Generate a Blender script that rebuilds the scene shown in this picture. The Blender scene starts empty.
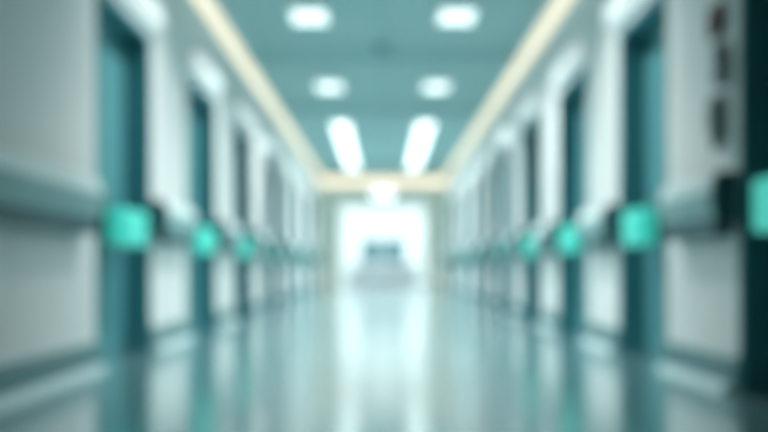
import bpy, bmesh, math
from mathutils import Vector

scn = bpy.context.scene
C = scn.collection

# ------------------------------------------------------------------ measures (metres)
HW = 1.5          # half width of the corridor
CH = 2.75         # ceiling height
DH = 2.04         # door opening height
END = 22.6        # end of the corridor
BACK = -2.2       # wall behind the camera
LOB = 27.0        # back wall of the lobby
EYE = 0.52

LEFT_DOORS = [(4.96, 6.13)] + [(4.95 + 2.31 * k, 6.20 + 2.31 * k) for k in range(1, 7)]
RIGHT_DOORS = [(2.99 + 2.03 * k, 4.0 + 2.03 * k) for k in range(2)] + [(2.90 + 2.03 * k, 4.06 + 2.03 * k) for k in range(2, 9)]
ORD = ['first', 'second', 'third', 'fourth', 'fifth', 'sixth', 'seventh', 'eighth', 'ninth']


# ------------------------------------------------------------------ materials
def mat(name, col, rough=0.5, spec=0.5, noise=0.0, scale=6.0, emit=None, strength=0.0,
        coat=0.0, metallic=0.0, bump=0.0, stretch=(1, 1, 1)):
    m = bpy.data.materials.new(name)
    m.use_nodes = True
    nt = m.node_tree
    b = nt.nodes['Principled BSDF']
    b.inputs['Base Color'].default_value = (*col, 1)
    b.inputs['Roughness'].default_value = rough
    b.inputs['Specular IOR Level'].default_value = spec
    b.inputs['Metallic'].default_value = metallic
    b.inputs['Coat Weight'].default_value = coat
    if emit:
        b.inputs['Emission Color'].default_value = (*emit, 1)
        b.inputs['Emission Strength'].default_value = strength
    if noise > 0 or bump > 0:
        tc = nt.nodes.new('ShaderNodeTexCoord')
        mp = nt.nodes.new('ShaderNodeMapping')
        mp.inputs['Scale'].default_value = stretch
        nz = nt.nodes.new('ShaderNodeTexNoise')
        nz.inputs['Scale'].default_value = scale
        nz.inputs['Detail'].default_value = 4
        nt.links.new(tc.outputs['Object'], mp.inputs['Vector'])
        nt.links.new(mp.outputs['Vector'], nz.inputs['Vector'])
        if noise > 0:
            rp = nt.nodes.new('ShaderNodeValToRGB')
            rp.color_ramp.elements[0].color = (*[max(0, c * (1 - noise)) for c in col], 1)
            rp.color_ramp.elements[1].color = (*[min(1, c * (1 + noise)) for c in col], 1)
            nt.links.new(nz.outputs['Fac'], rp.inputs['Fac'])
            nt.links.new(rp.outputs['Color'], b.inputs['Base Color'])
        if bump > 0:
            bp = nt.nodes.new('ShaderNodeBump')
            bp.inputs['Strength'].default_value = bump
            bp.inputs['Distance'].default_value = 0.004
            nt.links.new(nz.outputs['Fac'], bp.inputs['Height'])
            nt.links.new(bp.outputs['Normal'], b.inputs['Normal'])
    return m


M = {}
M['wall'] = mat('painted_wall', (0.735, 0.745, 0.735), 0.55, 0.35, 0.03, 5.0, bump=0.15)
M['end_wall'] = mat('end_wall_paint', (0.80, 0.80, 0.73), 0.55, 0.3, 0.03, 5.0)
M['lobby'] = mat('lobby_white', (0.86, 0.89, 0.89), 0.6, 0.3, 0.02, 5.0)
M['leaf'] = mat('teal_door_laminate', (0.105, 0.32, 0.345), 0.32, 0.5, 0.08, 3.0, stretch=(6, 6, 0.5))
M['frame'] = mat('dark_teal_frame', (0.038, 0.18, 0.21), 0.35, 0.5, 0.05, 8.0)
M['rail'] = mat('grey_teal_vinyl', (0.22, 0.40, 0.405), 0.34, 0.5, 0.03, 9.0)
M['highlight'] = mat('pale_rail_highlight', (0.74, 0.84, 0.84), 0.32, 0.5, 0.02, 9.0)
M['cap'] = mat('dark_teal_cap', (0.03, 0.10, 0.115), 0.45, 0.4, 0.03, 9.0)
M['base'] = mat('dark_teal_skirting', (0.10, 0.21, 0.22), 0.4, 0.4, 0.05, 9.0)
M['kerb'] = mat('pale_vinyl_edge', (0.50, 0.64, 0.66), 0.3, 0.5, 0.03, 9.0)
M['joint'] = mat('ceiling_joint', (0.20, 0.37, 0.38), 0.6, 0.3, 0.03, 9.0)
M['white'] = mat('white_metal', (0.75, 0.80, 0.80), 0.35, 0.5, 0.02, 12.0)
M['sensor'] = mat('dull_teal_plastic', (0.16, 0.33, 0.34), 0.5, 0.4, 0.03, 12.0)
M['panel_a'] = mat('lit_panel', (0.9, 0.9, 0.9), 0.5, 0.3, emit=(0.93, 1.0, 1.0), strength=1.25)
M['panel_b'] = mat('lit_panel_long', (0.9, 0.9, 0.9), 0.5, 0.3, emit=(0.93, 1.0, 1.0), strength=2.0)
M['panel_l'] = mat('lobby_lit_panel', (0.9, 0.9, 0.9), 0.5, 0.3, emit=(1.0, 1.0, 1.0), strength=11)
M['lamp'] = mat('lit_door_lamp', (0.5, 0.54, 0.54), 0.5, 0.3, emit=(0.92, 1.0, 1.0), strength=0.55)
M['sign'] = mat('lit_white_box', (0.8, 0.85, 0.85), 0.5, 0.3, emit=(0.95, 1.0, 1.0), strength=1.6)
M['cove'] = mat('lit_cream_strip', (0.35, 0.33, 0.27), 0.5, 0.3, emit=(0.88, 0.765, 0.57), strength=1.1)
M['cove_end'] = mat('lit_cream_strip_bright', (0.35, 0.33, 0.27), 0.5, 0.3, emit=(0.95, 0.80, 0.60), strength=1.35)
M['green'] = mat('lit_emerald', (0.02, 0.4, 0.33), 0.35, 0.5, emit=(0.06, 0.64, 0.52), strength=0.60)
M['green_dim'] = mat('unlit_emerald', (0.03, 0.36, 0.31), 0.35, 0.5, 0.04, 8.0)
M['maroon'] = mat('dark_maroon_plastic', (0.085, 0.012, 0.024), 0.4, 0.5, 0.05, 14.0)
M['grey'] = mat('dark_grey_plastic', (0.22, 0.25, 0.255), 0.45, 0.4, 0.05, 14.0)
M['grey2'] = mat('green_grey_plastic', (0.27, 0.345, 0.345), 0.45, 0.4, 0.05, 14.0)
M['desk'] = mat('lavender_grey_laminate', (0.62, 0.65, 0.69), 0.45, 0.4, 0.03, 7.0)
M['screen'] = mat('pale_teal_casing', (0.085, 0.25, 0.30), 0.4, 0.4, 0.03, 7.0)

# floor: glossy teal vinyl with faint mottling
m = mat('polished_vinyl_floor', (0.30, 0.50, 0.525), 0.22, 0.6, 0.06, 2.2, coat=1.0, metallic=0.45)
m.node_tree.nodes['Principled BSDF'].inputs['Coat Roughness'].default_value = 0.15
m.node_tree.nodes['Principled BSDF'].inputs['Coat IOR'].default_value = 1.6
M['floor'] = m

# ceiling: teal panels with fine seams
m = mat('teal_ceiling', (0.34, 0.56, 0.565), 0.65, 0.3)
nt = m.node_tree
tc = nt.nodes.new('ShaderNodeTexCoord')
br = nt.nodes.new('ShaderNodeTexBrick')
br.offset = 0.0
br.inputs['Color1'].default_value = (0.30, 0.445, 0.45, 1)
br.inputs['Color2'].default_value = (0.32, 0.465, 0.47, 1)
br.inputs['Mortar'].default_value = (0.20, 0.37, 0.38, 1)
br.inputs['Scale'].default_value = 1.0
br.inputs['Mortar Size'].default_value = 0.008
br.inputs['Brick Width'].default_value = 0.6
br.inputs['Row Height'].default_value = 0.6
nt.links.new(tc.outputs['Object'], br.inputs['Vector'])
nt.links.new(br.outputs['Color'], nt.nodes['Principled BSDF'].inputs['Base Color'])
M['ceiling'] = m


# ------------------------------------------------------------------ mesh helpers
def box(bm, x0, x1, y0, y1, z0, z1, bevel=0.0, seg=2):
    x0, x1 = min(x0, x1), max(x0, x1)
    r = bmesh.ops.create_cube(bm, size=1)
    vs = r['verts']
    for v in vs:
        v.co = Vector(((x0 + x1) / 2 + v.co.x * (x1 - x0), (y0 + y1) / 2 + v.co.y * (y1 - y0),
                       (z0 + z1) / 2 + v.co.z * (z1 - z0)))
    if bevel > 0:
        es = list({e for v in vs for e in v.link_edges})
        bmesh.ops.bevel(bm, geom=es, offset=bevel, segments=seg, affect='EDGES', profile=0.5)


def prism_y(bm, pts, y0, y1):
    """closed (x, z) outline extruded along the corridor"""
    a = [bm.verts.new((x, y0, z)) for x, z in pts]
    b = [bm.verts.new((x, y1, z)) for x, z in pts]
    n = len(pts)
    for i in range(n):
        j = (i + 1) % n
        bm.faces.new((a[i], a[j], b[j], b[i]))
    bm.faces.new(a)
    bm.faces.new(b)
    bmesh.ops.recalc_face_normals(bm, faces=bm.faces)


def prism_x(bm, pts, x0, x1):
    """closed (y, z) outline extruded across"""
    a = [bm.verts.new((x0, y, z)) for y, z in pts]
    b = [bm.verts.new((x1, y, z)) for y, z in pts]
    n = len(pts)
    for i in range(n):
        j = (i + 1) % n
        bm.faces.new((a[i], a[j], b[j], b[i]))
    bm.faces.new(a)
    bm.faces.new(b)
    bmesh.ops.recalc_face_normals(bm, faces=bm.faces)


def lathe(bm, prof, n=28, axis='Z', at=(0, 0, 0)):
    """prof: (radius, height) pairs; axis Z (down/up) or X (out of a side wall)"""
    rings = []
    for r, h in prof:
        ring = []
        for k in range(n):
            t = 2 * math.pi * k / n
            a, b = r * math.cos(t), r * math.sin(t)
            p = (a, b, h) if axis == 'Z' else (h, a, b)
            ring.append(bm.verts.new((p[0] + at[0], p[1] + at[1], p[2] + at[2])))
        rings.append(ring)
    for p, q in zip(rings, rings[1:]):
        for k in range(n):
            bm.faces.new((p[k], p[(k + 1) % n], q[(k + 1) % n], q[k]))
    bm.faces.new(rings[0])
    bm.faces.new(rings[-1])
    bmesh.ops.recalc_face_normals(bm, faces=bm.faces)


def obj(name, bm, material, parent=None, smooth=False):
    me = bpy.data.meshes.new(name)
    bm.to_mesh(me)
    bm.free()
    me.materials.append(material)
    if smooth:
        for p in me.polygons:
            p.use_smooth = True
        me.set_sharp_from_angle(angle=math.radians(35))
    o = bpy.data.objects.new(name, me)
    C.objects.link(o)
    if parent:
        o.parent = parent
    return o


def struct(name, bm, material, parent=None):
    o = obj(name, bm, material, parent)
    if not parent:
        o['kind'] = 'structure'
    return o


def thing(name, label, cat, loc, group=None):
    o = bpy.data.objects.new(name, None)
    C.objects.link(o)
    o.location = loc
    o['label'] = label
    o['category'] = cat
    if group:
        o['group'] = group
    return o


def copy_thing(src, label, loc):
    r = src.copy()
    C.objects.link(r)
    r.location = loc
    r['label'] = label
    for ch in list(src.children):
        c = ch.copy()
        C.objects.link(c)
        c.parent = r
    return r


# ------------------------------------------------------------------ room shell
bm = bmesh.new()
box(bm, -3.2, 3.2, BACK - 0.2, LOB + 0.2, -0.12, 0)
struct('floor', bm, M['floor'])

bm = bmesh.new()
box(bm, -HW - 0.4, HW + 0.4, BACK - 0.2, END, CH, CH + 0.12)
struct('ceiling', bm, M['ceiling'])


def side_wall(name, s, doors):
    bm = bmesh.new()
    y = BACK
    for a, b in doors:
        box(bm, s * HW, s * (HW + 0.35), y, a, 0, CH)
        box(bm, s * HW, s * (HW + 0.35), a, b, DH, CH)
        box(bm, s * (HW + 0.20), s * (HW + 0.35), a, b, 0, DH)
        y = b
    box(bm, s * HW, s * (HW + 0.35), y, END, 0, CH)
    bmesh.ops.remove_doubles(bm, verts=bm.verts, dist=1e-5)
    struct(name, bm, M['wall'])


side_wall('wall_left', -1, LEFT_DOORS)
side_wall('wall_right', 1, RIGHT_DOORS)
bm = bmesh.new()
box(bm, -HW - 0.35, HW + 0.35, BACK - 0.15, BACK, 0, CH)
struct('wall_back', bm, M['wall'])

# end wall with the wide opening into the lobby
OW, OH = 1.07, 2.16
bm = bmesh.new()
box(bm, -3.0, -OW, END, END + 0.15, 0, CH)
box(bm, OW, 3.0, END, END + 0.15, 0, CH)
box(bm, -OW, OW, END, END + 0.15, OH, CH)
struct('wall_end', bm, M['end_wall'])
bm = bmesh.new()
box(bm, -OW, -OW + 0.05, END - 0.02, END + 0.17, 0, OH, 0.006)
box(bm, OW - 0.05, OW, END - 0.02, END + 0.17, 0, OH, 0.006)
box(bm, -OW + 0.05, OW - 0.05, END - 0.02, END + 0.17, OH - 0.05, OH, 0.006)
struct('trim_end', bm, M['white'])

# lobby beyond
for nm, a in (('wall_lobby_left', (-3.15, -3.0, END, LOB)), ('wall_lobby_right', (3.0, 3.15, END, LOB)),
              ('wall_lobby_back', (-3.15, 3.15, LOB, LOB + 0.15))):
    bm = bmesh.new()
    box(bm, *a, 0, CH)
    struct(nm, bm, M['lobby'])
bm = bmesh.new()
box(bm, -3.15, 3.15, END + 0.001, LOB + 0.15, CH, CH + 0.12)
struct('ceiling_lobby', bm, M['lobby'])

# ceiling cross joints
for i, y in enumerate((6.7, 9.85, 13.0, 16.2, 19.4)):
    bm = bmesh.new()
    box(bm, -HW + 0.09, HW - 0.09, y - 0.14, y + 0.14, CH - 0.012, CH, 0.004)
    struct('trim_%d' % (i + 1), bm, M['joint'])


# skirting and the pale floor edging along each pier
def piers(doors):
    out, y = [], BACK
    for a, b in doors:
        out.append((y, a))
        y = b
    out.append((y, END))
    return out


for nm, s, doors in (('left', -1, LEFT_DOORS), ('right', 1, RIGHT_DOORS)):
    bm = bmesh.new()
    for a, b in piers(doors):
        prism_y(bm, [(s * HW, 0.035), (s * (HW - 0.018), 0.035), (s * (HW - 0.018), 0.135), (s * (HW - 0.012), 0.147), (s * HW, 0.152)], a, b)
    struct('baseboard_' + nm, bm, M['base'])
    bm = bmesh.new()
    prof = [(s * HW, 0), (s * HW, 0.035)] + [(s * (HW - 0.02 - 0.045 * math.sin(t * math.pi / 12)), 0.035 * math.cos(t * math.pi / 12)) for t in range(7)]
    for a, b in piers(doors):
        prism_y(bm, prof, a + 0.03, b - 0.03)
    struct('trim_' + nm, bm, M['kerb'])


# ------------------------------------------------------------------ doors (setting): leaf and dark lining
n = 0
for s, doors in ((-1, LEFT_DOORS), (1, RIGHT_DOORS)):
    for a, b in doors:
        n += 1
        d = bpy.data.objects.new('door_%d' % n, None)
        C.objects.link(d)
        d['kind'] = 'structure'
        d.location = (s * (HW + 0.16), (a + b) / 2, 0)
        y0, y1 = a - (a + b) / 2, b - (a + b) / 2
        fx0, fx1 = s * (-0.165), s * 0.04          # lining runs from just proud of the wall to behind the leaf
        bm = bmesh.new()
        box(bm, fx0, fx1, y0, y0 + 0.04, 0, DH, 0.004)
        box(bm, fx0, fx1, y1 - 0.04, y1, 0, DH, 0.004)
        box(bm, fx0, fx1, y0 + 0.04, y1 - 0.04, DH - 0.05, DH, 0.004)
        obj('door_frame', bm, M['frame'], d)
        bm = bmesh.new()
        box(bm, 0, s * 0.04, y0 + 0.043, y1 - 0.043, 0.006, DH - 0.053, 0.004)
        box(bm, s * -0.006, 0, y0 + 0.12, y1 - 0.12, 0.96, DH - 0.18, 0.003)
        obj('door_leaf', bm, M['leaf'], d)


# ------------------------------------------------------------------ handrails between the doors
def handrail(s, y0, y1, label):
    t = thing('handrail', label, 'handrail', (s * HW, (y0 + y1) / 2, 0.87 if s < 0 else 0.835), 'wall handrails along the corridor')
    L = (y1 - y0) / 2
    pts = []
    hz, dx, back = 0.108, 0.105, 0.035
    pts.append((-s * back, -hz))
    for k in range(0, 13):
        a = -math.pi / 2 + math.pi * k / 12
        # softened half oval bumper profile
        pts.append((-s * (0.05 + (dx - 0.05) * math.cos(a) ** 0.7 if abs(math.cos(a)) > 1e-6 else 0.05), hz * math.sin(a)))
    pts.append((-s * back, hz))
    bm = bmesh.new()
    prism_y(bm, [(-s * abs(p[0]), p[1]) for p in pts], -L + 0.025, L - 0.025)
    obj('bumper_rail', bm, M['rail'], t, True)
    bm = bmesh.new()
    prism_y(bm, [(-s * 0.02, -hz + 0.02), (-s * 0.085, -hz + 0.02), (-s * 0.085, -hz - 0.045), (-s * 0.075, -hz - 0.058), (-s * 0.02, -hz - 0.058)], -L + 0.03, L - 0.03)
    o = obj('shade_strip', bm, M['cap'], t)  # dark strip built in place of the shade below the bumper
    o['label'] = 'dark teal strip standing for the shade under the rail'
    for e in (-1, 1):
        bm = bmesh.new()
        capp = [(-s * (abs(p[0]) * 1.0 + 0.001), p[1] * 1.01) for p in pts]
        a, b = (-L, -L + 0.025) if e < 0 else (L - 0.025, L)
        prism_y(bm, [(-s * 0.0, -hz)] + capp + [(-s * 0.0, hz)], a, b)
        o = obj('end_cap', bm, M['cap'], t, True)
        o['label'] = 'dark teal end cap'
    # pale strip standing for the highlight on the bumper top, a little proud
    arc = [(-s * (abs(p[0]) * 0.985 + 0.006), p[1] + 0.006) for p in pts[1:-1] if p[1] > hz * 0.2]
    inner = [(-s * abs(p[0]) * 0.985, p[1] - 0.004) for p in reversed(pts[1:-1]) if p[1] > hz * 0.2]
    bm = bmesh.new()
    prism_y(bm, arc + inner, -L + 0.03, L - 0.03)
    o = obj('top_highlight', bm, M['highlight'], t, True)
    o['label'] = 'painted highlight along the top of the rail'
    k = max(2, int((y1 - y0) / 0.9) + 1)
    for i in range(k):
        y = -L + 0.2 + (2 * L - 0.4) * i / (k - 1)
        bm = bmesh.new()
        box(bm, 0, -s * 0.04, y - 0.03, y + 0.03, -0.05, 0.05, 0.006)
        obj('bracket', bm, M['cap'], t)
    return t


ends_l = [b for a, b in LEFT_DOORS]
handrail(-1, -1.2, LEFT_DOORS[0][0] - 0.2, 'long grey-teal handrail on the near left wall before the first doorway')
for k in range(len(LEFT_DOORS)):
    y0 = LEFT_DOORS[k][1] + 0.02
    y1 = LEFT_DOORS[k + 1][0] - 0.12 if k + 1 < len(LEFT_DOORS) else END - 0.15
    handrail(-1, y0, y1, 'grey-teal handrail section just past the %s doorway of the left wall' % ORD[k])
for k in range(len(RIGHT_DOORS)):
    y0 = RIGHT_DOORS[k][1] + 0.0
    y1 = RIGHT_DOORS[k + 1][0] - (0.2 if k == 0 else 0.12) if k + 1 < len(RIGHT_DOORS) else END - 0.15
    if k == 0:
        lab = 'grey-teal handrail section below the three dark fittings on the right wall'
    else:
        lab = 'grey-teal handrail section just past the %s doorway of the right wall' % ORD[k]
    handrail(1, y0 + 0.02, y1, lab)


# ------------------------------------------------------------------ emerald light boxes across the doorways
def light_box(s, a, b, label, lit):
    y0, y1 = a + 0.34, b - 0.26
    t = thing('door_light_box', label, 'light box', (s * (HW + 0.15), (y0 + y1) / 2, 0.775), 'emerald boxes across the doorways')
    L = (y1 - y0) / 2
    bm = bmesh.new()
    box(bm, -s * 0.10, -s * 0.20, -L, L, -0.105, 0.105, 0.018, 3)
    obj('emerald_diffuser', bm, M['green'] if lit else M['green_dim'], t, True)
    bm = bmesh.new()
    box(bm, -s * 0.07, -s * 0.10, -L - 0.01, L + 0.01, -0.112, 0.112, 0.006)
    obj('back_plate', bm, M['cap'], t)
    for e in (-0.6, 0.6):
        bm = bmesh.new()
        box(bm, s * 0.01, -s * 0.07, e * L - 0.03, e * L + 0.03, -0.04, 0.04, 0.004)
        obj('bracket', bm, M['cap'], t)


for k, (a, b) in enumerate(LEFT_DOORS):
    light_box(-1, a, b, '%s emerald box across the %s doorway of the left wall' % ('glowing' if k < 3 else 'dim', ORD[k]), k < 3)
for k, (a, b) in enumerate(RIGHT_DOORS):
    lab = ('glowing emerald box cut by the picture edge on the near right doorway' if k == 0 else
           '%s emerald box across the %s doorway of the right wall' % ('glowing' if k < 4 else 'dim', ORD[k]))
    light_box(1, a, b, lab, k < 4)


# ------------------------------------------------------------------ white lamps over the doors
def door_lamp(s, a, b, label, shift=0):
    t = thing('door_lamp', label, 'wall lamp', (s * HW, (a + b) / 2 + shift, 2.18), 'white lamps over the doors')
    L = (b - a) / 2 - 0.06
    bm = bmesh.new()
    box(bm, s * 0.01, -s * 0.02, -L, L, -0.085, 0.085, 0.005)
    obj('lamp_housing', bm, M['white'], t)
    bm = bmesh.new()
    pts = [(-s * 0.02, -0.078)] + [(-s * (0.02 + 0.045 * math.cos(q)), 0.078 * math.sin(q)) for q in [(-80 + 20 * i) * math.pi / 180 for i in range(9)]] + [(-s * 0.02, 0.078)]
    prism_y(bm, pts, -L + 0.02, L - 0.02)
    obj('lamp_diffuser', bm, M['lamp'], t, True)


for k, (a, b) in enumerate(LEFT_DOORS):
    door_lamp(-1, a, b, 'slim white lamp over the %s doorway of the left wall' % ORD[k], 0.22 if k == 0 else 0.06)
for k, (a, b) in enumerate(RIGHT_DOORS):
    if k:
        door_lamp(1, a, b, 'slim white lamp over the %s doorway of the right wall' % ORD[k], 0.22 if k == 1 else 0.06)


# ------------------------------------------------------------------ cream cove strips
def cove(label, loc, pts, axis, l0, l1, back, m='cove'):
    t = thing('cove_light', label, 'strip light', loc, 'cream cove strip lights')
    bm = bmesh.new()
    (prism_y if axis == 'Y' else prism_x)(bm, pts, l0, l1)
    obj('cream_diffuser', bm, M[m], t)
    bm = bmesh.new()
    (prism_y if axis == 'Y' else prism_x)(bm, back, l0, l1)
    obj('channel', bm, M['white'], t)


for s, side in ((-1, 'left'), (1, 'right')):
    pts = [(-s * 0.008, -0.008), (-s * 0.09, -0.008), (-s * 0.078, -0.045), (-s * 0.05, -0.078), (-s * 0.008, -0.096)]
    bk = [(0, 0), (-s * 0.118, 0), (-s * 0.118, -0.008), (-s * 0.008, -0.008), (-s * 0.008, -0.128), (0, -0.128)]
    cove('long cream strip light where the ceiling meets the %s wall' % side, (s * HW, 0, CH), pts, 'Y', BACK + 0.02, END - 0.13, bk)
pts = [(-0.008, -0.008), (-0.10, -0.008), (-0.09, -0.10), (-0.06, -0.18), (-0.008, -0.21)]
bk = [(0, 0), (-0.106, 0), (-0.106, -0.008), (-0.008, -0.008), (-0.008, -0.216), (0, -0.216)]
cove('short cream strip light across the end wall above the bright opening', (0, END, CH), pts, 'X', -HW + 0.02, HW - 0.02, bk, 'cove_end')


# ------------------------------------------------------------------ ceiling panels
def ceiling_panel(x, y, w, l, label, m, group, watts=0):
    t = thing('ceiling_light', label, 'ceiling light', (x, y, CH), group)
    bm = bmesh.new()
    f = 0.025
    box(bm, -w / 2 - f, -w / 2, -l / 2 - f, l / 2 + f, -0.03, 0, 0.004)
    box(bm, w / 2, w / 2 + f, -l / 2 - f, l / 2 + f, -0.03, 0, 0.004)
    box(bm, -w / 2, w / 2, -l / 2 - f, -l / 2, -0.03, 0, 0.004)
    box(bm, -w / 2, w / 2, l / 2, l / 2 + f, -0.03, 0, 0.004)
    obj('light_frame', bm, M['white'], t)
    bm = bmesh.new()
    box(bm, -w / 2, w / 2, -l / 2, l / 2, -0.022, -0.004)
    obj('light_diffuser', bm, m, t)
    if watts:
        # added area light below the diffuser, spread narrowed to stay out of sight
        ld = bpy.data.lights.new('panel_fill', 'AREA')
        ld.shape = 'RECTANGLE'
        ld.size, ld.size_y = w * 0.95, l * 0.95
        ld.energy = watts
        ld.color = (0.955, 0.99, 0.985)
        ld.spread = math.radians(SPREAD)
        lo = bpy.data.objects.new('panel_fill', ld)
        lo.location = (0, 0, -0.026)
        C.objects.link(lo)
        lo.parent = t
    return t


SPREAD = 128


LX = 0.64
for s, side in ((-1, 'left'), (1, 'right')):
    ceiling_panel(s * LX, 5.82, 0.29, 0.45, 'added unseen ceiling light above the first doors, %s row' % side, M['panel_a'], 'square ceiling lights', 31)  # pair added above the frame to brighten the near walls
    ceiling_panel(s * LX, 8.25, 0.29, 0.45, 'nearest square white ceiling light of the %s row' % side, M['panel_a'], 'square ceiling lights', 36)
    ceiling_panel(s * LX, 11.4, 0.29, 0.55, 'second square white ceiling light of the %s row' % side, M['panel_a'], 'square ceiling lights', 36)
    ceiling_panel(s * LX, 17.3, 0.25, 6.4, 'long white ceiling light running to the end wall in the %s row' % side, M['panel_b'], 'long ceiling lights', 118)
    ceiling_panel(s * 1.1, 24.6, 0.9, 2.4, 'bright ceiling light in the lobby above the %s end of the desk' % side, M['panel_l'], 'lobby ceiling lights')

# detector on the ceiling centre line
t = thing('ceiling_sensor', 'small dull teal round sensor on the ceiling centre line', 'sensor', (0, 9.4, CH))
bm = bmesh.new()
lathe(bm, [(0.11, 0), (0.11, -0.015), (0.10, -0.022)])
obj('mounting_plate', bm, M['sensor'], t, True)
bm = bmesh.new()
lathe(bm, [(0.08, -0.022), (0.075, -0.05), (0.05, -0.068), (0.02, -0.072)])
obj('sensor_dome', bm, M['sensor'], t, True)

# lit box over the opening
t = thing('lamp_box', 'small lit white box on the end wall above the bright opening', 'lamp', (0, END, 2.34))
bm = bmesh.new()
box(bm, -0.27, 0.27, -0.05, 0, -0.13, 0.13, 0.01)
obj('lamp_housing', bm, M['white'], t)
bm = bmesh.new()
box(bm, -0.25, 0.25, -0.07, -0.05, -0.115, 0.115, 0.008)
obj('lamp_diffuser', bm, M['sign'], t)

# ------------------------------------------------------------------ three fittings on the near right wall
FY = 4.20
t = thing('wall_button', 'small dark maroon fitting, topmost of three on the right wall', 'wall fitting', (HW, FY + 0.03, 1.635), 'dark fittings on the right wall')
bm = bmesh.new()
box(bm, 0, -0.03, -0.085, 0.085, -0.075, 0.075, 0.012, 3)
obj('housing', bm, M['maroon'], t, True)
bm = bmesh.new()
lathe(bm, [(0.036, -0.03), (0.036, -0.04), (0.028, -0.048), (0.01, -0.05)], axis='X')
obj('push_button', bm, M['maroon'], t, True)

t = thing('wall_handset', 'slim dark grey fitting between the maroon one and the lowest one', 'wall fitting', (HW, FY - 0.05, 1.425), 'dark fittings on the right wall')
bm = bmesh.new()
box(bm, 0, -0.02, -0.05, 0.05, -0.095, 0.09, 0.008, 2)
obj('cradle', bm, M['grey'], t, True)
bm = bmesh.new()
box(bm, -0.02, -0.055, -0.036, 0.036, 0.015, 0.085, 0.016, 3)
box(bm, -0.02, -0.055, -0.036, 0.036, -0.095, -0.02, 0.016, 3)
box(bm, -0.03, -0.05, -0.022, 0.022, -0.03, 0.03, 0.006, 2)
obj('handset', bm, M['grey'], t, True)

t = thing('wall_dispenser', 'tapered green-grey fitting, lowest of three on the right wall', 'wall fitting', (HW, FY - 0.02, 1.175), 'dark fittings on the right wall')
bm = bmesh.new()
box(bm, 0, -0.015, -0.05, 0.05, -0.10, 0.12, 0.006, 2)
obj('back_plate', bm, M['grey2'], t, True)
bm = bmesh.new()
lathe(bm, [(0.022, 0.115), (0.033, 0.10), (0.038, 0.05), (0.036, -0.01), (0.027, -0.07), (0.020, -0.09)], at=(-0.036, 0, 0))
obj('dispenser_body', bm, M['grey2'], t, True)
bm = bmesh.new()
lathe(bm, [(0.02, -0.088), (0.016, -0.115), (0.01, -0.125)], n=16, at=(-0.036, 0, 0))
obj('nozzle', bm, M['grey'], t, True)

# ------------------------------------------------------------------ desk and monitors in the lobby
DY = 24.6
t = thing('reception_desk', 'lavender-grey desk standing in the bright lobby at the corridor end', 'desk', (0, DY, 0))
bm = bmesh.new()
box(bm, -0.90, 0.90, -0.35, -0.32, 0.03, 0.655, 0.005)
obj('front_panel', bm, M['desk'], t)
for s in (-1, 1):
    bm = bmesh.new()
    box(bm, s * 0.87, s * 0.90, -0.32, 0.35, 0, 0.655, 0.005)
    obj('side_panel', bm, M['desk'], t)
bm = bmesh.new()
box(bm, -0.94, 0.94, -0.38, 0.38, 0.655, 0.69, 0.006)
obj('desktop', bm, M['desk'], t)

mon = None
for s, side in ((-1, 'left'), (1, 'right')):
    lab = 'pale teal monitor at the %s on the lavender-grey lobby desk' % side
    if mon is None:
        mon = thing('computer_monitor', lab, 'monitor', (s * 0.285, DY - 0.05, 0.69), 'monitors on the lobby desk')
        bm = bmesh.new()
        box(bm, -0.25, 0.25, -0.025, 0.015, 0.06, 0.64, 0.012, 2)
        obj('monitor_casing', bm, M['screen'], mon, True)
        bm = bmesh.new()
        box(bm, -0.23, 0.23, 0.015, 0.02, 0.085, 0.615)
        obj('screen', bm, M['cap'], mon)
        bm = bmesh.new()
        box(bm, -0.04, 0.04, -0.045, -0.026, 0.012, 0.32, 0.006)
        obj('monitor_stand', bm, M['screen'], mon)
        bm = bmesh.new()
        box(bm, -0.12, 0.12, -0.12, 0.08, 0, 0.012, 0.004)
        obj('monitor_base', bm, M['screen'], mon)
    else:
        copy_thing(mon, lab, (s * 0.285, DY - 0.05, 0.69))

# ------------------------------------------------------------------ world (the corridor is closed; faint cool ambient only)
w = bpy.data.worlds.new('World')
scn.world = w
w.use_nodes = True
w.node_tree.nodes['Background'].inputs['Color'].default_value = (0.55, 0.75, 0.75, 1)
w.node_tree.nodes['Background'].inputs['Strength'].default_value = 0.3

# ------------------------------------------------------------------ camera
FPX = 950.0
cam = bpy.data.cameras.new('camera')
cam.sensor_width = 36.0
cam.lens = FPX / 768 * 36.0
cam.shift_x = 1.0 / 768
cam.shift_y = 55.0 / 768
cam.clip_start = 0.02
cam.clip_end = 100
cam.dof.use_dof = True
cam.dof.focus_distance = 0.4
BLUR_PX = 23.0
ap = BLUR_PX / FPX * 0.4
cam.dof.aperture_fstop = cam.lens / 1000.0 / ap
co = bpy.data.objects.new('camera', cam)
co.location = (0, 0, EYE)
co.rotation_euler = (math.pi / 2, 0, 0)
C.objects.link(co)
scn.camera = co

# ------------------------------------------------------------------ colour
scn.view_settings.view_transform = 'Standard'
scn.view_settings.look = 'None'
scn.view_settings.exposure = 0.0
scn.view_settings.gamma = 1.0
scn.view_settings.use_curve_mapping = False
scn.cycles.max_bounces = 14
scn.cycles.diffuse_bounces = 8
scn.cycles.glossy_bounces = 6
scn.cycles.sample_clamp_indirect = 12.0
